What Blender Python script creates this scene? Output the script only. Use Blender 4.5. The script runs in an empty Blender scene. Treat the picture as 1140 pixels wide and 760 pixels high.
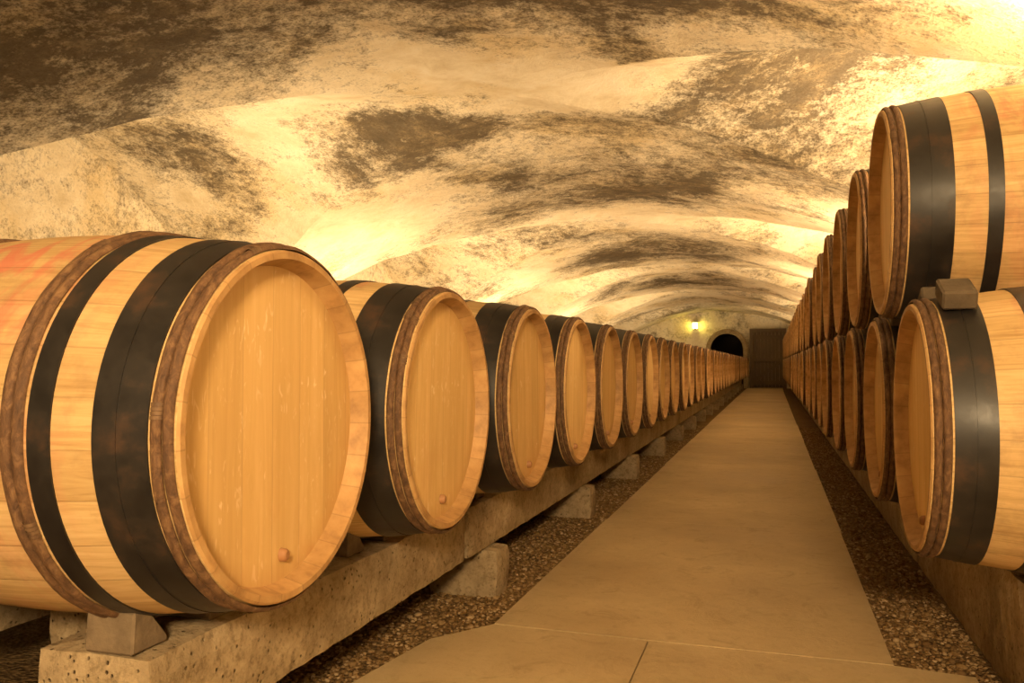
import bpy, math, random
import numpy as np
from mathutils import Vector, Matrix, noise as mnoise
random.seed(4); rng=np.random.default_rng(4)
H=0.85                     # eye height above floor
scene=bpy.context.scene
try:
    scene.view_settings.view_transform='Standard'
except Exception as e: print(e)
COL=scene.collection

# ---------------------------------------------------------------- node helpers
class NT:
    def __init__(s,name):
        s.m=bpy.data.materials.new(name); s.m.use_nodes=True
        s.t=s.m.node_tree; s.n=s.t.nodes; s.l=s.t.links
        s.b=s.n['Principled BSDF']
    def new(s,t,**k):
        n=s.n.new(t)
        for a,v in k.items(): setattr(n,a,v)
        return n
    def set(s,sock,v):
        if isinstance(v,bpy.types.NodeSocket): s.l.new(v,sock)
        elif v is not None: sock.default_value=v
    def math(s,op,a,b=None,c=None,clamp=False):
        n=s.new('ShaderNodeMath',operation=op); n.use_clamp=clamp
        s.set(n.inputs[0],a)
        if b is not None: s.set(n.inputs[1],b)
        if c is not None: s.set(n.inputs[2],c)
        return n.outputs[0]
    def noise(s,vec,scale,detail=4,rough=.55,dist=0):
        n=s.new('ShaderNodeTexNoise'); s.set(n.inputs['Vector'],vec)
        n.inputs['Scale'].default_value=scale; n.inputs['Detail'].default_value=detail
        n.inputs['Roughness'].default_value=rough; n.inputs['Distortion'].default_value=dist
        return n.outputs['Fac']
    def ramp(s,f,pts,interp='LINEAR'):
        n=s.new('ShaderNodeValToRGB'); cr=n.color_ramp; cr.interpolation=interp
        while len(cr.elements)<len(pts): cr.elements.new(.5)
        for e,(p,c) in zip(cr.elements,pts):
            e.position=p; e.color=(c[0],c[1],c[2],1) if hasattr(c,'__len__') else (c,c,c,1)
        s.set(n.inputs[0],f); return n.outputs[0]
    def mix(s,f,a,b,bt='MIX'):
        n=s.new('ShaderNodeMix',data_type='RGBA',blend_type=bt)
        s.set(n.inputs[0],f)
        for i,v in ((6,a),(7,b)):
            if isinstance(v,tuple): v=(v[0],v[1],v[2],1)
            s.set(n.inputs[i],v)
        return n.outputs[2]
    def bump(s,h,st=.5,d=.01):
        n=s.new('ShaderNodeBump'); n.inputs['Strength'].default_value=st
        n.inputs['Distance'].default_value=d; s.set(n.inputs['Height'],h)
        s.l.new(n.outputs[0],s.b.inputs['Normal'])
    def obj(s): return s.new('ShaderNodeTexCoord').outputs['Object']
    def sep(s,v):
        n=s.new('ShaderNodeSeparateXYZ'); s.set(n.inputs[0],v); return n.outputs
    def comb(s,x,y,z):
        n=s.new('ShaderNodeCombineXYZ')
        for i,v in enumerate((x,y,z)): s.set(n.inputs[i],v)
        return n.outputs[0]
    def wn(s,v):
        n=s.new('ShaderNodeTexWhiteNoise',noise_dimensions='1D'); s.set(n.inputs['W'],v); return n.outputs['Value']
    def base(s,c,rough=.6,metal=0,spec=None):
        if isinstance(c,tuple): c=(c[0],c[1],c[2],1)
        s.set(s.b.inputs['Base Color'],c); s.set(s.b.inputs['Roughness'],rough)
        s.b.inputs['Metallic'].default_value=metal
        if spec is not None: s.b.inputs['Specular IOR Level'].default_value=spec

def m_stave():
    s=NT('oak_staves'); o=s.obj(); X,Y,Z=s.sep(o)
    rnd=s.new('ShaderNodeObjectInfo').outputs['Random']
    ang=s.math('ARCTAN2',Y,Z)
    t=s.math('MULTIPLY',ang,27/(2*math.pi))
    t=s.math('ADD',t,100.)
    idn=s.math('FLOOR',t); fr=s.math('FRACT',t)
    w=s.wn(s.math('ADD',idn,s.math('MULTIPLY',rnd,331.)))
    off=s.math('MULTIPLY',w,30.)
    gv=s.comb(s.math('ADD',s.math('MULTIPLY',X,3.),off),s.math('MULTIPLY',ang,16.),off)
    g=s.noise(gv,1.6,6,.65,1.2)
    c=s.ramp(g,[(.25,(.50,.335,.15)),(.5,(.70,.515,.26)),(.75,(.80,.635,.355))])
    tint=s.mix(w,(.82,.77,.69),(1.04,1.0,.96))
    c=s.mix(1.,c,tint,'MULTIPLY')
    tr=s.mix(rnd,(.82,.8,.78),(1.05,1.02,.97)); c=s.mix(1.,c,tr,'MULTIPLY')
    ax=s.math('ABSOLUTE',X)
    st=s.math('SUBTRACT',1.,s.math('DIVIDE',ax,.28),clamp=True)
    ns=s.noise(s.comb(s.math('MULTIPLY',X,2.5),Y,s.math('ADD',Z,s.math('MULTIPLY',rnd,40.))),7,5,.6,.8)
    st=s.math('MULTIPLY',s.math('POWER',st,.5),s.ramp(ns,[(.45,0),(.59,1)]))
    st=s.math('MULTIPLY',st,s.math('ADD',.55,s.math('MULTIPLY',Z,1.3),clamp=True))
    c=s.mix(s.math('MULTIPLY',st,.8),c,(.58,.14,.10))
    gr=s.noise(o,9,6,.7); c=s.mix(s.math('MULTIPLY',s.ramp(gr,[(.50,0),(.72,1)]),.4),c,(.20,.11,.05))
    d=s.math('MINIMUM',fr,s.math('SUBTRACT',1.,fr))
    seam=s.ramp(d,[(0.,1),(.03,0)])
    c=s.mix(s.math('MULTIPLY',seam,.4),c,(.20,.12,.05))
    s.base(c,.58,spec=.3)
    s.bump(s.math('SUBTRACT',s.math('MULTIPLY',g,.15),seam),.25,.002)
    return s.m
def m_head():
    s=NT('oak_barrel_head'); o=s.obj(); X,Y,Z=s.sep(o)
    rnd=s.new('ShaderNodeObjectInfo').outputs['Random']
    t=s.math('ADD',s.math('MULTIPLY',Y,11.),s.math('ADD',50.,rnd))
    idn=s.math('FLOOR',t); fr=s.math('FRACT',t)
    w=s.wn(s.math('ADD',idn,s.math('MULTIPLY',rnd,517.)))
    off=s.math('MULTIPLY',w,20.)
    gv=s.comb(off,s.math('MULTIPLY',Y,26.),s.math('ADD',s.math('MULTIPLY',Z,1.6),off))
    g=s.noise(gv,1.5,6,.6,.8)
    c=s.ramp(g,[(.25,(.69,.47,.20)),(.55,(.79,.57,.27)),(.8,(.85,.645,.34))])
    c=s.mix(1.,c,s.mix(w,(.88,.84,.77),(1.04,1.02,.98)),'MULTIPLY')
    c=s.mix(1.,c,s.mix(rnd,(.84,.80,.74),(1.04,1.03,1.0)),'MULTIPLY')
    fv=s.comb(0.,s.math('MULTIPLY',Y,70.),s.math('MULTIPLY',Z,22.))
    fl=s.ramp(s.noise(fv,1.,2,.5,1.5),[(.60,0),(.72,1)])
    patch=s.ramp(s.noise(s.comb(off,Y,Z),6,2),[(.4,0),(.6,1)])
    c=s.mix(s.math('MULTIPLY',s.math('MULTIPLY',fl,patch),.5),c,(.95,.80,.52))
    r=s.math('SQRT',s.math('ADD',s.math('MULTIPLY',Y,Y),s.math('MULTIPLY',Z,Z)))
    eg=s.ramp(s.math('ADD',r,s.math('MULTIPLY',s.noise(o,8,3),.03)),[(.255,0),(.31,1)])
    c=s.mix(s.math('MULTIPLY',eg,.5),c,(.46,.25,.09))
    ls=s.math('MULTIPLY',s.ramp(s.noise(s.comb(rnd,Y,s.math('MULTIPLY',Z,.6)),9,5,.65),[(.52,0),(.68,1)]),s.math('MULTIPLY',s.math('SUBTRACT',.0,Z),3.,clamp=True))
    c=s.mix(s.math('MULTIPLY',ls,.45),c,(.50,.24,.09))
    d=s.math('MINIMUM',fr,s.math('SUBTRACT',1.,fr)); seam=s.ramp(d,[(0.,1),(.02,0)])
    c=s.mix(s.math('MULTIPLY',seam,.35),c,(.32,.17,.06))
    s.base(c,.55,spec=.25)
    s.bump(s.math('SUBTRACT',s.math('MULTIPLY',g,.2),seam),.2,.002)
    return s.m
def m_chime():
    s=NT('oak_chime'); o=s.obj(); X,Y,Z=s.sep(o)
    ang=s.math('ARCTAN2',Y,Z)
    t=s.math('ADD',s.math('MULTIPLY',ang,27/(2*math.pi)),100.); fr=s.math('FRACT',t); w=s.wn(s.math('FLOOR',t))
    g=s.noise(o,22,5,.6); c=s.ramp(g,[(.3,(.33,.19,.075)),(.5,(.49,.30,.125)),(.8,(.60,.41,.19))])
    c=s.mix(1.,c,s.mix(w,(.82,.78,.72),(1.03,1.,.97)),'MULTIPLY')
    d=s.math('MINIMUM',fr,s.math('SUBTRACT',1.,fr)); seam=s.ramp(d,[(0.,1),(.03,0)])
    c=s.mix(s.math('MULTIPLY',seam,.5),c,(.18,.10,.04))
    s.base(c,.6); s.bump(g,.3,.003); return s.m
def m_iron():
    s=NT('black_iron_hoop'); o=s.obj()
    g=s.noise(o,11,6,.65); c=s.ramp(g,[(.35,(.010,.009,.009)),(.55,(.020,.017,.015)),(.7,(.055,.03,.018)),(.85,(.10,.05,.025))])
    s.base(c,s.ramp(g,[(.3,.34),(.7,.55)]),.0,.45); s.bump(g,.15,.002); return s.m
def m_chest():
    s=NT('chestnut_hoop_bark'); o=s.obj(); X,Y,Z=s.sep(o)
    ang=s.math('ARCTAN2',Y,Z)
    g=s.noise(s.comb(s.math('MULTIPLY',X,60.),s.math('MULTIPLY',ang,8.),0.),1.5,6,.7,.5)
    c=s.ramp(g,[(.3,(.05,.024,.012)),(.5,(.13,.066,.03)),(.66,(.23,.13,.06)),(.8,(.40,.27,.14))])
    s.base(c,.7); s.bump(g,.8,.006); return s.m
def m_wicker():
    s=NT('hoop_binding'); g=s.noise(s.obj(),60,3); s.base(s.ramp(g,[(.3,(.07,.035,.018)),(.7,(.20,.12,.06))]),.7); return s.m
STAIN_PALE_SPOTS=[(-1.5,8.6,1.5,1.3,.26),(-3.0,6.5,.7,.6,.28),(-3.1,3.6,1.2,.8,.22),(-1.0,3.9,1.4,.6,.24),(-.2,6.2,.9,.8,.10),(-4.0,6.4,1.2,.8,.12),(-5.2,3.0,1.0,.9,.15),
        (-1.6,14.2,1.3,1.2,.22),(-1.6,19.8,1.3,1.2,.2),(-3.4,12.2,.9,.7,.2),(-1.1,5.7,.55,.35,-.35),(-1.9,5.1,.5,.35,-.2),(-4.6,8.6,1.2,1.0,-.1),(.8,3.,.9,1.2,-.12)]  # mould stain blobs; negative strengths thin the mould to paler plaster
def m_vault(nm,dark=1.,spots=()):
    s=NT(nm); o=s.obj(); X,Y,Z=s.sep(o)
    big=s.noise(o,.55,5,.6,.5); med=s.noise(o,2.2,9,.74,.3); fine=s.noise(o,13,7,.75); spk=s.noise(o,55,4,.75)
    c=s.ramp(med,[(.25,(.52,.42,.26)),(.5,(.74,.66,.50)),(.75,(.84,.80,.69))])
    oc=s.ramp(s.noise(o,1.1,6,.65),[(.49,0),(.62,1)])
    c=s.mix(s.math('MULTIPLY',oc,.5),c,(.56,.41,.17))
    mm=s.math('ADD',big,s.math('ADD',s.math('MULTIPLY',med,.75),s.math('MULTIPLY',fine,.68)))
    mm=s.math('ADD',mm,s.math('MULTIPLY',s.math('SUBTRACT',spk,.5),.22))
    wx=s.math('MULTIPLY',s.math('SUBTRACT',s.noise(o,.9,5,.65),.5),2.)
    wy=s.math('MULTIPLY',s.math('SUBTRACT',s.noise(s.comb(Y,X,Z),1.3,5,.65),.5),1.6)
    for (cx,cy,rx,ry,st) in spots:
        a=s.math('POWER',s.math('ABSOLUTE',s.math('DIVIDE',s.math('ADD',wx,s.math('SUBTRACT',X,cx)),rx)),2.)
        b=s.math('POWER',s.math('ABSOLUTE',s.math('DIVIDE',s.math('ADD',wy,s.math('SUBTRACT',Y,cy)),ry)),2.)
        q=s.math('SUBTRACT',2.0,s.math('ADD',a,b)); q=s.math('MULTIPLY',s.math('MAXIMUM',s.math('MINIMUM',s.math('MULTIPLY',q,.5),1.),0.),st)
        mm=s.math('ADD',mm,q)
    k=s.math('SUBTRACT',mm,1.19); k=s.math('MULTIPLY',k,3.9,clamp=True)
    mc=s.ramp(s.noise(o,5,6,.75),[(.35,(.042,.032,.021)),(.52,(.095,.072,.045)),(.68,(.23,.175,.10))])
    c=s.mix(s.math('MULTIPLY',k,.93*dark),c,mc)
    sp=s.ramp(spk,[(.50,0),(.60,1)])
    area=s.math('MULTIPLY',s.math('SUBTRACT',mm,1.08),4.,clamp=True)
    c=s.mix(s.math('MULTIPLY',s.math('MULTIPLY',sp,area),.6*dark),c,(.09,.065,.04))
    s.base(c,.9,spec=.15)
    hgt=s.math('ADD',med,s.math('ADD',s.math('MULTIPLY',fine,.3),s.math('MULTIPLY',spk,.12)))
    s.bump(hgt,.6,.06); return s.m
def m_conc():
    s=NT('pitted_stone_rail'); o=s.obj()
    a=s.noise(o,3,7,.75); b=s.noise(o,45,5,.75)
    v=s.new('ShaderNodeTexVoronoi'); s.set(v.inputs['Vector'],o); v.inputs['Scale'].default_value=62
    pit=s.ramp(v.outputs['Distance'],[(.10,1),(.24,0)])
    pit=s.math('MULTIPLY',pit,s.ramp(s.noise(o,14,3),[(.47,0),(.57,1)]))
    c=s.ramp(a,[(.3,(.20,.145,.08)),(.55,(.42,.325,.20)),(.75,(.60,.49,.32))])
    c=s.mix(s.math('MULTIPLY',s.ramp(b,[(.48,0),(.66,1)]),.6),c,(.14,.10,.05))
    c=s.mix(s.math('MULTIPLY',pit,.75),c,(.06,.04,.02))
    s.base(c,.92,spec=.12)
    s.bump(s.math('SUBTRACT',s.math('ADD',a,s.math('MULTIPLY',b,.4)),pit),.85,.013); return s.m
def m_path():
    s=NT('worn_concrete_path'); o=s.obj()
    a=s.noise(o,1.3,6,.65); b=s.noise(o,30,5,.7); l=s.noise(o,.8,5,.6); sc=s.noise(o,7,6,.75,1.)
    c=s.ramp(a,[(.3,(.43,.32,.175)),(.55,(.54,.42,.24)),(.75,(.63,.515,.32))])
    c=s.mix(s.math('MULTIPLY',s.ramp(b,[(.5,0),(.75,1)]),.3),c,(.28,.2,.1))
    c=s.mix(s.math('MULTIPLY',s.ramp(l,[(.45,0),(.62,1)]),.4),c,(.31,.23,.125))
    c=s.mix(s.math('MULTIPLY',s.ramp(sc,[(.54,0),(.68,1)]),.4),c,(.25,.175,.09))
    s.base(c,s.ramp(a,[(.3,.48),(.7,.72)]),spec=.3); s.bump(s.math('ADD',a,s.math('ADD',s.math('MULTIPLY',sc,.4),s.math('MULTIPLY',b,.3))),.5,.014); return s.m
def m_dirt():
    s=NT('gravel_earth'); o=s.obj()
    v=s.new('ShaderNodeTexVoronoi'); s.set(v.inputs['Vector'],o); v.inputs['Scale'].default_value=70
    a=s.noise(o,3,5,.6)
    c=s.mix(.5,s.ramp(a,[(.3,(.11,.065,.027)),(.7,(.22,.14,.06))]),s.ramp(v.outputs['Color'],[(.1,(.09,.052,.022)),(.9,(.28,.19,.09))]))
    s.base(c,.9,spec=.1); s.bump(v.outputs['Distance'],.8,.015); return s.m
def m_peb():
    s=NT('gravel_pebbles'); g=s.new('ShaderNodeNewGeometry').outputs['Random Per Island']
    c=s.ramp(g,[(.0,(.13,.075,.032)),(.5,(.22,.14,.062)),(.85,(.31,.21,.105)),(1.,(.42,.31,.18))])
    s.base(c,.95,spec=.05); return s.m
def m_block(nm='grey_stone_chock',k=1.):
    s=NT(nm); a=s.noise(s.obj(),12,6,.7)
    s.base(s.ramp(a,[(.3,(.11*k,.08*k,.048*k)),(.7,(.25*k,.185*k,.115*k))]),.85); s.bump(a,.6,.01); return s.m
def m_simple(nm,c,r=.6,metal=0,em=None,es=0):
    s=NT(nm); g=s.noise(s.obj(),10,4); 
    s.base(s.mix(s.math('MULTIPLY',g,.5),c,tuple(x*.55 for x in c)),r,metal)
    if em: s.b.inputs['Emission Color'].default_value=(*em,1); s.b.inputs['Emission Strength'].default_value=es
    return s.m
M=dict(stave=m_stave(),head=m_head(),chime=m_chime(),iron=m_iron(),chest=m_chest(),wick=m_wicker(),
 vault=m_vault('mouldy_vault_plaster',1.,STAIN_PALE_SPOTS),wall=m_vault('cellar_wall_plaster',.9),conc=m_conc(),path=m_path(),dirt=m_dirt(),peb=m_peb(),block=m_block(),dblock=m_block('dark_wood_chock',.6),
 grey=m_simple('lamp_housing_grey',(.35,.34,.31),.5,.3),gate=m_simple('weathered_gate_wood',(.15,.105,.06),.7),peg=m_simple('wooden_peg',(.38,.19,.08),.6),
 dark=m_simple('tunnel_shade_dark',(.05,.035,.02),.9),glow=m_simple('lantern_glass',(.9,.8,.2),.4,0,(1.,.80,.12),32.))  # tunnel coloured near-black, recess shade put into its colour

def link(o): COL.objects.link(o); return o
def mesh_obj(name,verts,faces,mats,midx=None,smooth=None):
    me=bpy.data.meshes.new(name); me.from_pydata([tuple(v) for v in verts],[],faces)
    for m in mats: me.materials.append(m)
    if midx is not None: me.polygons.foreach_set('material_index',midx)
    if smooth is not None:
        if smooth is True: smooth=[True]*len(faces)
        me.polygons.foreach_set('use_smooth',smooth)
    me.update(); return me

# ---------------------------------------------------------------- barrel mesh
def rb(x): return .353-.043*(x/.44)**2
class MB:
    def __init__(s): s.v=[];s.f=[];s.mi=[];s.sm=[]
    def lathe(s,prof,mat,n=72,smooth=True,a0=0,a1=2*math.pi,wob=None):
        full=abs(a1-a0-2*math.pi)<1e-6; cnt=n if full else n+1; base=len(s.v)
        for j in range(cnt):
            a=a0+(a1-a0)*j/n; w=wob(a) if wob else 0
            for (x,r) in prof: s.v.append((x,(r+w)*math.sin(a),(r+w)*math.cos(a)))
        P=len(prof)
        for j in range(n):
            j2=(j+1)%cnt
            for i in range(P-1):
                a_,b_,c_,d_=base+j*P+i,base+j*P+i+1,base+j2*P+i+1,base+j2*P+i
                s.f.append((a_,b_,c_,d_)); s.mi.append(mat); s.sm.append(smooth)
    def disc(s,x,r,mat,flip,n=72):
        base=len(s.v); s.v.append((x,0,0))
        for j in range(n):
            a=2*math.pi*j/n; s.v.append((x,r*math.sin(a),r*math.cos(a)))
        for j in range(n):
            t=(base,base+1+j,base+1+(j+1)%n); s.f.append(t[::-1] if flip else t); s.mi.append(mat); s.sm.append(False)
    def box(s,c,d,mat,rot=None):
        base=len(s.v); R=rot or Matrix.Identity(3)
        for sx in(-1,1):
            for sy in(-1,1):
                for sz in(-1,1):
                    p=R@Vector((sx*d[0]/2,sy*d[1]/2,sz*d[2]/2)); s.v.append((c[0]+p.x,c[1]+p.y,c[2]+p.z))
        for q in((0,1,3,2),(4,6,7,5),(0,4,5,1),(2,3,7,6),(0,2,6,4),(1,5,7,3)):
            s.f.append(tuple(base+i for i in q)); s.mi.append(mat); s.sm.append(False)
def make_barrel(name,n=72,seed=1,variant=0):
    R=random.Random(seed); b=MB()
    xs=[-.44+.88*i/28 for i in range(29)]
    b.lathe([(x,rb(x)) for x in xs],0,n)
    for sg in(-1,1):
        b.lathe([(sg*.44,rb(.44)),(sg*.444,rb(.44)-.004),(sg*.444,.295)],2,n,False)
        b.lathe([(sg*.444,.295),(sg*.404,.283)],2,n)
        b.disc(sg*.407,.287,1,sg<0,n)
        base=len(b.v); k=12
        for j in range(k):
            a=2*math.pi*j/k
            for (x,r) in((.405,.010),(.418,.009),(.422,.006)): b.v.append((sg*x,.02+r*math.sin(a),-.238+r*math.cos(a)*1.3))
        for j in range(k):
            j2=(j+1)%k
            for i in range(2): b.f.append((base+j*3+i,base+j*3+i+1,base+j2*3+i+1,base+j2*3+i)); b.mi.append(6); b.sm.append(True)
        b.f.append(tuple(base+j*3+2 for j in range(k))); b.mi.append(6); b.sm.append(False)
        def iron(x0,x1,t=.003):
            k=5; pts=[(x0+(x1-x0)*i/k,rb(x0+(x1-x0)*i/k)+t) for i in range(k+1)]
            b.lathe([(sg*x,r) for x,r in pts],3,n,True)
            for xe in(x0,x1): b.lathe([(sg*xe,rb(xe)-.001),(sg*xe,rb(xe)+t)],3,n,True)
            a0=.9+x0*3
            for xr in ((x0*.7+x1*.3),(x0*.3+x1*.7)):
                rr=rb(xr)+t+.001; b.box((sg*xr,rr*math.sin(a0),rr*math.cos(a0)),(.008,.008,.003),3,Matrix.Rotation(-a0,3,'X'))
        def chest(xc,rad=.010):
            ph=R.random()*6; f1=R.randint(2,4)
            pts=[(xc+rad*math.cos(t),rb(xc)+.001+rad*.9*math.sin(t)) for t in [math.pi*i/8 for i in range(9)]]
            b.lathe([(sg*x,r) for x,r in pts],4,n,True,wob=lambda a:.0012*math.sin(f1*a+ph)+.0006*math.sin(17*a+ph))
            for w in range(R.randint(2,3)):
                a0=R.random()*2*math.pi
                for q in range(4):
                    aa=a0+q*.020
                    pts2=[(xc+(rad+.0015)*math.cos(t),rb(xc)+.001+(rad*.9+.0015)*math.sin(t)) for t in [math.pi*i/6 for i in range(7)]]
                    b.lathe([(sg*x,r) for x,r in pts2],5,2,True,aa,aa+.017)
        for xc in(.429,.411): chest(xc,.009)
        if variant==0:
            iron(.312,.398); iron(.350,.3505,.0045)
            iron(.205,.243)
            for xc in(.188,.168): chest(xc,.010)
        elif variant==1:
            iron(.290,.398); iron(.345,.3455,.0045); iron(.175,.212)
        else:
            iron(.315,.398); iron(.355,.3555,.0045); iron(.180,.235)
    me=mesh_obj(name,b.v,b.f,[M['stave'],M['head'],M['chime'],M['iron'],M['chest'],M['wick'],M['peg']],b.mi,b.sm)
    return me
BM=[make_barrel('barrel_mesh_a',96,1,0),make_barrel('barrel_mesh_b',72,2,1),make_barrel('barrel_mesh_c',72,3,2)]
LOWM=[make_barrel('barrel_mesh_far_a',40,5,1),make_barrel('barrel_mesh_far_b',40,6,2)]
def barrel(x,y,z,mesh=None,yaw=0,roll=None):
    if mesh is None: mesh=random.choice(BM[1:]) if y<9 else random.choice(LOWM)
    o=bpy.data.objects.new('wine_barrel',mesh); link(o)
    o.location=(x,y,z+H); 
    o.rotation_euler=(random.uniform(-.09,.09) if roll is None else roll,0,yaw)
    return o
S_L=.757
lys=[1.349,2.116,2.888,3.625,4.384]; lxs=[-.824,-.814,-.800,-.794,-.794]; lzs=[-.108,-.12]
while lys[-1]<29.5: lys.append(lys[-1]+S_L)
for i,y in enumerate(lys):
    x=(lxs[i] if i<5 else -.794+random.uniform(-.01,.01))-.44
    barrel(x,y,lzs[i] if i<2 else -.118,BM[0] if i==0 else (BM[1] if i==1 else None),0,0 if i==0 else None)
XL2=-1.25-.93
y=1.45
while y<28: barrel(XL2,y,-.118); y+=S_L
S_R=.90; XR=.336+.44
rys=[2.376]
while rys[-1]<29.0: rys.append(rys[-1]+S_R)
for i,y in enumerate(rys):
    barrel(XR+(random.uniform(-.01,.01) if i else 0),y,-.158,BM[2] if i==0 else None)
    if i<len(rys)-1: barrel(XR-.016+(random.uniform(-.008,.008) if i else 0),y+(S_R/2+.02 if i==0 else S_R/2),.463,BM[1] if i==0 else None)

# ---------------------------------------------------------------- stone rails, blocks, chocks
def bev(o,w=.015,seg=2):
    m=o.modifiers.new('bevel','BEVEL'); m.width=w; m.segments=seg; m.limit_method='ANGLE'
def rough_box(b,x0,x1,y0,y1,z0,z1,nx,ny,nz,amp):
    idx={}
    def vid(i,j,k):
        if (i,j,k) in idx: return idx[(i,j,k)]
        x=x0+(x1-x0)*i/nx; y=y0+(y1-y0)*j/ny; z=z0+(z1-z0)*k/nz
        on=(i in(0,nx))+(j in(0,ny))+(k in(0,nz))
        sx=(i==nx)-(i==0); sy=(j==ny)-(j==0); sz=(k==nz)-(k==0)
        pull=(on-1)*.005 if on>1 else 0
        a=amp*(1.8 if on>1 else .7)
        x-=sx*(pull+random.random()*a); y-=sy*(pull+random.random()*a)
        if k==nz: z-=pull+random.random()*a*.6
        b.v.append((x,y,z)); idx[(i,j,k)]=len(b.v)-1; return idx[(i,j,k)]
    def q(*a): b.f.append(tuple(vid(*t) for t in a)); b.mi.append(0); b.sm.append(False)
    for j in range(ny):
        for k in range(nz):
            q((0,j,k),(0,j,k+1),(0,j+1,k+1),(0,j+1,k)); q((nx,j,k),(nx,j+1,k),(nx,j+1,k+1),(nx,j,k+1))
        for i in range(nx):
            q((i,j,0),(i,j+1,0),(i+1,j+1,0),(i+1,j,0)); q((i,j,nz),(i+1,j,nz),(i+1,j+1,nz),(i,j+1,nz))
    for i in range(nx):
        for k in range(nz):
            q((i,0,k),(i+1,0,k),(i+1,0,k+1),(i,0,k+1)); q((i,ny,k),(i,ny,k+1),(i+1,ny,k+1),(i+1,ny,k))
def rail(name,x0,x1,ys,zb,zt,blocks,bx0,bx1):
    b=MB()
    for (a,c) in ys:
        L=c-a; near=a<6
        rough_box(b,x0,x1,a,c,zb+H,zt+H,4 if near else 2,int(L/(.045 if near else .25)),4 if near else 2,.0035)
    for y in blocks:
        rough_box(b,bx0,bx1,y-.08,y+.08,0,zb+H-.002,4,4,4,.0035)
    me=mesh_obj(name,b.v,b.f,[M['conc']],b.mi,b.sm); o=link(bpy.data.objects.new(name,me)); return o
segs=[(1.20,2.76),(2.775,6.17)]+[(6.18+3.4*i,6.18+3.4*(i+1)-.01) for i in range(7)]
blk=[1.38+1.66*i for i in range(18)]
rail('stone_barrel_rail',-1.25,-1.0,segs,-.67,-.492,blk,-1.24,-.955)
rail('stone_barrel_rail',-1.63,-1.47,[(1.60,2.76)]+segs[1:],-.67,-.492,blk[1:],-1.63,-1.47)
rail('stone_barrel_rail',-2.05,-1.85,[(1.60,2.76)]+segs[1:],-.67,-.492,blk[1:],-2.05,-1.85)
rail('stone_barrel_rail',-2.60,-2.40,segs,-.67,-.492,blk,-2.60,-2.40)
rsegs=[(1.2,4.0)]+[(4.01+3.4*i,4.01+3.4*(i+1)-.01) for i in range(7)]+[(27.81,30.6)]
rail('stone_barrel_rail',.575,.83,rsegs,-.85,-.530,[],0,0)
rail('stone_barrel_rail',.98,1.16,rsegs,-.85,-.530,[],0,0)

def wedge(b,xc,yc,z,w,l,h,dirn):
    base=len(b.v); x0,x1=xc-w/2,xc+w/2
    pr=[(0,0),(l,0),(l*.94,h),(l*.55,h*.98),(0,h*.18)]
    for x in(x0,x1):
        for (p,q) in pr: b.v.append((x,yc+dirn*(p),z+H+q))
    n=5
    b.f.append(tuple(base+i for i in range(n))); b.f.append(tuple(base+n+i for i in reversed(range(n))))
    for i in range(n): b.f.append((base+i,base+n+i,base+n+(i+1)%n,base+(i+1)%n))
    b.mi+= [0]*(n+2); b.sm+=[False]*(n+2)
def chocks(name,ysl,xc,z,w=.10,off=.085,mat='block'):
    b=MB()
    for y in ysl:
        for d in(-1,1): wedge(b,xc,y+d*off,z,w,.09,.072,d)
    me=mesh_obj(name,b.v,b.f,[M[mat]],b.mi,b.sm); o=link(bpy.data.objects.new(name,me)); bev(o,.004,1); return o
chocks('barrel_chocks',lys,-1.085,-.493,.10,.06)
chocks('barrel_chocks',rys,.635,-.531,.11,.05)
b=MB()
for y in rys:
    for d in(-1,1):
        cy=y+d*.145; cz=-.158+math.sqrt(.333**2-.145**2)+.024
        b.box((XR-.36,cy,cz+H),(.075,.10,.045),0,Matrix.Rotation(-d*.42,3,'X'))
me=mesh_obj('stacking_chocks',b.v,b.f,[M['dblock']],b.mi,b.sm); o=link(bpy.data.objects.new('stacking_chocks',me)); bev(o,.005,1)

# ---------------------------------------------------------------- groin vault, web by web
XC,W,P=-1.8,4.3,5.6
YA=3.0                       # plane between two bays
YN,YF=YA-2*P,YA+5*P
def g_(q):
    return 1.92-1.60*q*q
def vst(s,t):
    a,c=abs(s),abs(t)
    if a<=c: return g_(a)-.07*(c*c-a*a)
    return g_(c)+.22*(a-c)
def wob(x,y):
    w=.010*math.sin(x*2.3+1.1*math.sin(y*1.7))+.008*math.sin(y*3.1+1.7*math.sin(x*1.9+.5))
    w+=.032*mnoise.noise(Vector((x*1.3,y*1.3,3.1)))+.020*mnoise.noise(Vector((x*3.1,y*3.1,7.7)))+.008*mnoise.noise(Vector((x*7.,y*7.,1.7)))
    return w
N=88
def par(i): return -1+2*i/N
V=[];idx={};F=[];sharp=set()
nb=7
for bay in range(nb):
    for j in range(N+1):
        if bay>0 and j==0: continue
        for i in range(N+1):
            s_,t_=par(i),par(j); x=XC+W*s_; y=YN+P*(bay+.5)+P/2*t_
            idx[(i,bay*N+j)]=len(V); V.append((x,y,vst(s_,t_)+wob(x,y)+H))
NJ=nb*N
for J in range(NJ):
    j=J%N
    for i in range(N):
        a,b_,c,d=idx[(i,J)],idx[(i+1,J)],idx[(i+1,J+1)],idx[(i,J+1)]
        left=i<N/2; near=j<N/2
        if left==near: F+=[(a,d,c),(a,c,b_)]
        else: F+=[(a,d,b_),(b_,d,c)]
        if i==j: sharp.add((min(a,c),max(a,c)))
        if i+j==N-1: sharp.add((min(b_,d),max(b_,d)))
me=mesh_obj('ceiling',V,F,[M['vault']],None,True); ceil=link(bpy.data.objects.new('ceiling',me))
at=me.attributes.new('sharp_edge','BOOLEAN','EDGE') if 'sharp_edge' not in me.attributes else me.attributes['sharp_edge']
ev=np.zeros(len(me.edges)*2,dtype=np.int32); me.edges.foreach_get('vertices',ev); ev=ev.reshape(-1,2)
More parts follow.
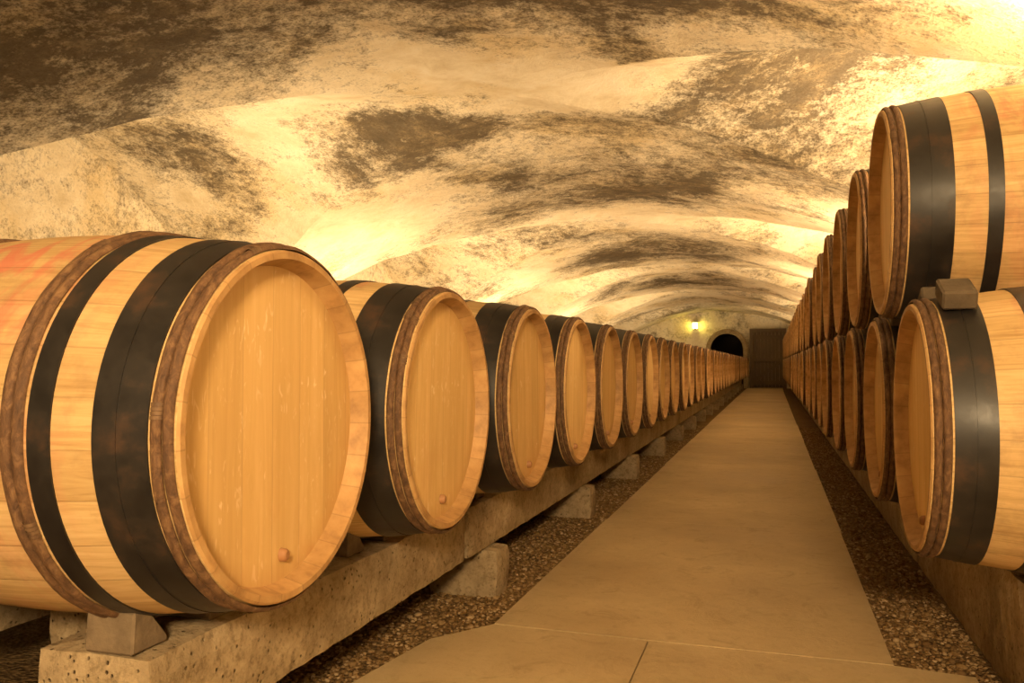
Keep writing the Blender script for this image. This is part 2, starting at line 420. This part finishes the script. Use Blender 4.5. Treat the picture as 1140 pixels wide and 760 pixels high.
at.data.foreach_set('value',[((int(min(p)),int(max(p))) in sharp) for p in ev])
def side_wall(name,i,x):
    V2=[];F2=[]
    for J in range(NJ+1):
        v=V[idx[(i,J)]]; V2+=[(v[0],v[1],0),v]
    for J in range(NJ): F2.append((2*J,2*J+1,2*J+3,2*J+2))
    me=mesh_obj(name,V2,F2,[M['wall']]); return link(bpy.data.objects.new(name,me))
side_wall('wall_left',0,0); side_wall('wall_right',N,0)
def end_wall(name,J,door=None):
    px=[V[idx[(i,J)]][0] for i in range(N+1)]; pz=[V[idx[(i,J)]][2] for i in range(N+1)]; y=V[idx[(0,J)]][1]
    V2=[];F2=[]
    top=lambda x: float(np.interp(x,px,pz))
    xl=sorted(set([round(v,4) for v in px]+([door[0],door[1]]+list(np.linspace(door[0],door[1],25)) if door else [])))
    for a,c in zip(xl[:-1],xl[1:]):
        m=(a+c)/2
        def bot(x):
            if not door or m<door[0] or m>door[1]: return 0
            r=(door[1]-door[0])/2; cx=(door[0]+door[1])/2
            return door[2]+math.sqrt(max(0,r*r-(x-cx)**2))
        k=len(V2); V2+=[(a,y,bot(a)),(c,y,bot(c)),(c,y,top(c)),(a,y,top(a))]; F2.append((k,k+1,k+2,k+3))
    me=mesh_obj(name,V2,F2,[M['wall']]); return link(bpy.data.objects.new(name,me))
end_wall('wall_near',0)
D0,D1,DS=-2.10,-.98,1.36
end_wall('wall_far',NJ,(D0,D1,DS))
prof=[(D0,0),(D0,DS)]; r=(D1-D0)/2; cx=(D0+D1)/2
prof+=[(cx-r*math.cos(t),DS+r*math.sin(t)) for t in np.linspace(0,math.pi,24)[1:-1]]+[(D1,DS),(D1,0)]
n=len(prof)
V2=[(x,YF+.004,z) for x,z in prof]+[(x,YF+3,z) for x,z in prof]
F2=[(i,i+1,n+i+1,n+i) for i in range(n-1)]+[tuple(range(n,2*n))]
link(bpy.data.objects.new('arched_passage',mesh_obj('arched_passage',V2,F2,[M['dark']])))
def ring(sc,y): return [(cx+(x-cx)*(1+sc/r),y,z if z<=DS else DS+(z-DS)*(1+sc/r)) for x,z in prof]
V2=ring(0,YF-.06)+ring(.16,YF-.06)+ring(.16,YF-.003)+ring(0,YF-.003)
F2=[]
for i in range(n-1): F2+=[(i,i+1,n+i+1,n+i),(n+i,n+i+1,2*n+i+1,2*n+i),(3*n+i,3*n+i+1,i+1,i)]
link(bpy.data.objects.new('doorway_surround',mesh_obj('doorway_surround',V2,F2,[M['conc']])))
b=MB(); gx0,gx1,gz=-.64,.34,1.95
for i in range(8):
    w=(gx1-gx0)/8; b.box((gx0+w*(i+.5),YF-.09,gz/2+.02),(w*.94,.04,gz-.04),0)
for z in(.2,1.0,1.78): b.box(((gx0+gx1)/2,YF-.13,z),(gx1-gx0,.04,.12),0)
b.box(((gx0+gx1)/2,YF-.13,.62),(.10,.035,1.20),0,Matrix.Rotation(.95,3,'Y'))
for x in(gx0-.06,gx1+.06): b.box((x,YF-.10,gz/2),(.12,.12,gz),0)
b.box(((gx0+gx1)/2,YF-.10,gz+.06),(gx1-gx0+.24,.12,.12),0)
link(bpy.data.objects.new('door_1',mesh_obj('door_1',b.v,b.f,[M['gate']],b.mi,b.sm)))
b=MB(); lx,lz=-2.62,1.36+H
b.box((lx,YF-.045,lz),(.12,.08,.2),0); b.box((lx,YF-.16,lz+.12),(.22,.22,.04),0); b.box((lx,YF-.16,lz-.12),(.16,.16,.03),0); b.box((lx,YF-.16,lz),(.16,.16,.2),1)
link(bpy.data.objects.new('wall_lantern',mesh_obj('wall_lantern',b.v,b.f,[M['grey'],M['glow']],b.mi,b.sm)))

# ---------------------------------------------------------------- ground
me=mesh_obj('floor',[(XC-W,YN,0),(XC+W,YN,0),(XC+W,YF,0),(XC-W,YF,0)],[(0,1,2,3)],[M['dirt']]); link(bpy.data.objects.new('floor',me))
b=MB()
def slab(poly,z0=.001,z1=.018):
    base=len(b.v); n=len(poly)
    for x,y in poly: b.v.append((x,y,z1))
    for x,y in poly: b.v.append((x,y,z0))
    b.f.append(tuple(range(base,base+n)));
    for i in range(n): b.f.append((base+i,base+n+i,base+n+(i+1)%n,base+(i+1)%n))
    b.mi+=[0]*(n+1); b.sm+=[False]*(n+1)
slab([(-1.06,2.02),(-.95,1.3),(-.366,1.3),(-.366,2.597),(-.6,2.606),(-.86,2.618),(-1.0,2.42)])
slab([(-.362,1.3),(.50,1.3),(.51,2.55),(.315,2.581),(-.1,2.592),(-.362,2.597)])
slab([(-.95,-1.5),(.50,-1.5),(.50,1.295),(-.95,1.295)])
slab([(-.95,-6.5),(.50,-6.5),(.50,-1.505),(-.95,-1.505)])
slab([(-.86,2.6255),(-.6,2.614),(-.3636,2.6045),(-.1,2.599),(.315,2.588),(.315,4.55),(-.86,4.55)]); yy=4.554
while yy<YF-.3:
    y2=min(yy+2.6,YF-.17)
    j=random.uniform(-.006,.006); slab([(-.86+j,yy),(.315+j,yy),(.315+j,y2-.004),(-.86+j,y2-.004)]); yy=y2
o=link(bpy.data.objects.new('concrete_path',mesh_obj('concrete_path',b.v,b.f,[M['path']],b.mi,b.sm)))

def gravel(name,x0,x1,y0,y1,count,excl=None):
    t=(1+5**.5)/2
    iv=np.array([(-1,t,0),(1,t,0),(-1,-t,0),(1,-t,0),(0,-1,t),(0,1,t),(0,-1,-t),(0,1,-t),(t,0,-1),(t,0,1),(-t,0,-1),(-t,0,1)])/math.sqrt(1+t*t)
    fi=[(0,11,5),(0,5,1),(0,1,7),(0,7,10),(0,10,11),(1,5,9),(5,11,4),(11,10,2),(10,7,6),(7,1,8),(3,9,4),(3,4,2),(3,2,6),(3,6,8),(3,8,9),(4,9,5),(2,4,11),(6,2,10),(8,6,7),(9,8,1)]
    V=[];F=[]
    for i in range(count):
        y=y0+(y1-y0)*rng.random()**1.7; x=x0+(x1-x0)*rng.random()
        if excl and excl(x,y): continue
        s=rng.uniform(.0030,.0075)*(1 if rng.random()<.97 else 1.8)
        a=rng.random()*6.28; c,sn=math.cos(a),math.sin(a)
        p=iv*(1+rng.uniform(-.18,.18,(12,1)))*np.array([s*1.3,s,s*.7])
        q=np.stack([p[:,0]*c-p[:,1]*sn+x,p[:,0]*sn+p[:,1]*c+y,p[:,2]+s*.35],1)
        k=len(V); V+=q.tolist(); F+=[(a_+k,b_+k,c_+k) for a_,b_,c_ in fi]
    link(bpy.data.objects.new(name,mesh_obj(name,V,F,[M['peb']],None,True)))
gravel('gravel_strip',-1.45,-.868,1.3,12,21000,lambda x,y:(y<2.63 and x>-1.07+max(0,(y-2.02)*.3)))
gravel('gravel_strip',.322,.57,1.5,12,10000,lambda x,y:(y<2.6 and x<.515))

# ---------------------------------------------------------------- lamps
WARM=(1.,.69,.36)
def flood(x,y,z,direc,power,size=.3):
    """floodlight: housing mesh with a real area light at its glass"""
    d=Vector(direc).normalized(); q=d.to_track_quat('-Z','Y')
    e=bpy.data.objects.new('floodlight',None); link(e); e.location=(x,y,z+H)
    b=MB(); w=size
    b.box((0,0,.05),(w*1.12,w*.72,.05),0); b.box((0,0,.10),(w*.7,w*.45,.06),0)
    for sx in(-1,1): b.box((sx*w*.585,0,.02),(.012,w*.75,.10),0)
    for sy in(-1,1): b.box((0,sy*w*.37,.02),(w*1.16,.012,.10),0)
    b.box((0,0,.15),(.03,.03,.10),0)
    ho=link(bpy.data.objects.new('housing',mesh_obj('housing',b.v,b.f,[M['grey']],b.mi,b.sm))); ho.parent=e; ho.rotation_euler=q.to_euler()
    L=bpy.data.lights.new('flood_lamp','AREA'); L.shape='RECTANGLE'; L.size=w; L.size_y=w*.6; L.energy=power; L.color=WARM
    lo=link(bpy.data.objects.new('lamp',L)); lo.parent=e; lo.rotation_euler=q.to_euler()
    return e
for i in range(6):
    ya=YA-P+P*i        # plane between bays
    fall=1.08 if i<4 else (.8 if i==4 else .5)
    flood(1.34,ya+.05,.62,(-.8,.0,1),(108 if i!=1 else 125)*fall,.28)      # right, behind the stack
    flood(1.36,ya+2.8,.62,(-.8,-.05,1),(135 if i else 40)*fall,.28)
    if i!=1: flood(-4.4,ya+.1,-.3,(-.5,.1,1),(92 if i else 30)*fall,.35)       # left, behind the rows
    flood(-3.7,ya+2.6,-.3,(-.15,.45,1),(88 if i else 18)*fall,.35)
# added fill lamp behind the camera, unseen, brightens the near barrel heads
flood(.5,-1.8,.9,(-.42,1,-.30),175,.5)

w=bpy.data.worlds.new('World'); scene.world=w; w.use_nodes=True
w.node_tree.nodes['Background'].inputs[0].default_value=(.02,.012,.005,1)

# ---------------------------------------------------------------- camera
f=950.; th=math.atan(290/f); 
cam=bpy.data.cameras.new('camera'); co=link(bpy.data.objects.new('camera',cam)); scene.camera=co
cam.sensor_width=36; cam.lens=36*f/1140; cam.clip_start=.05; cam.clip_end=100
co.location=(0,0,H); co.rotation_euler=(math.pi/2+math.atan(25/f),0,th)
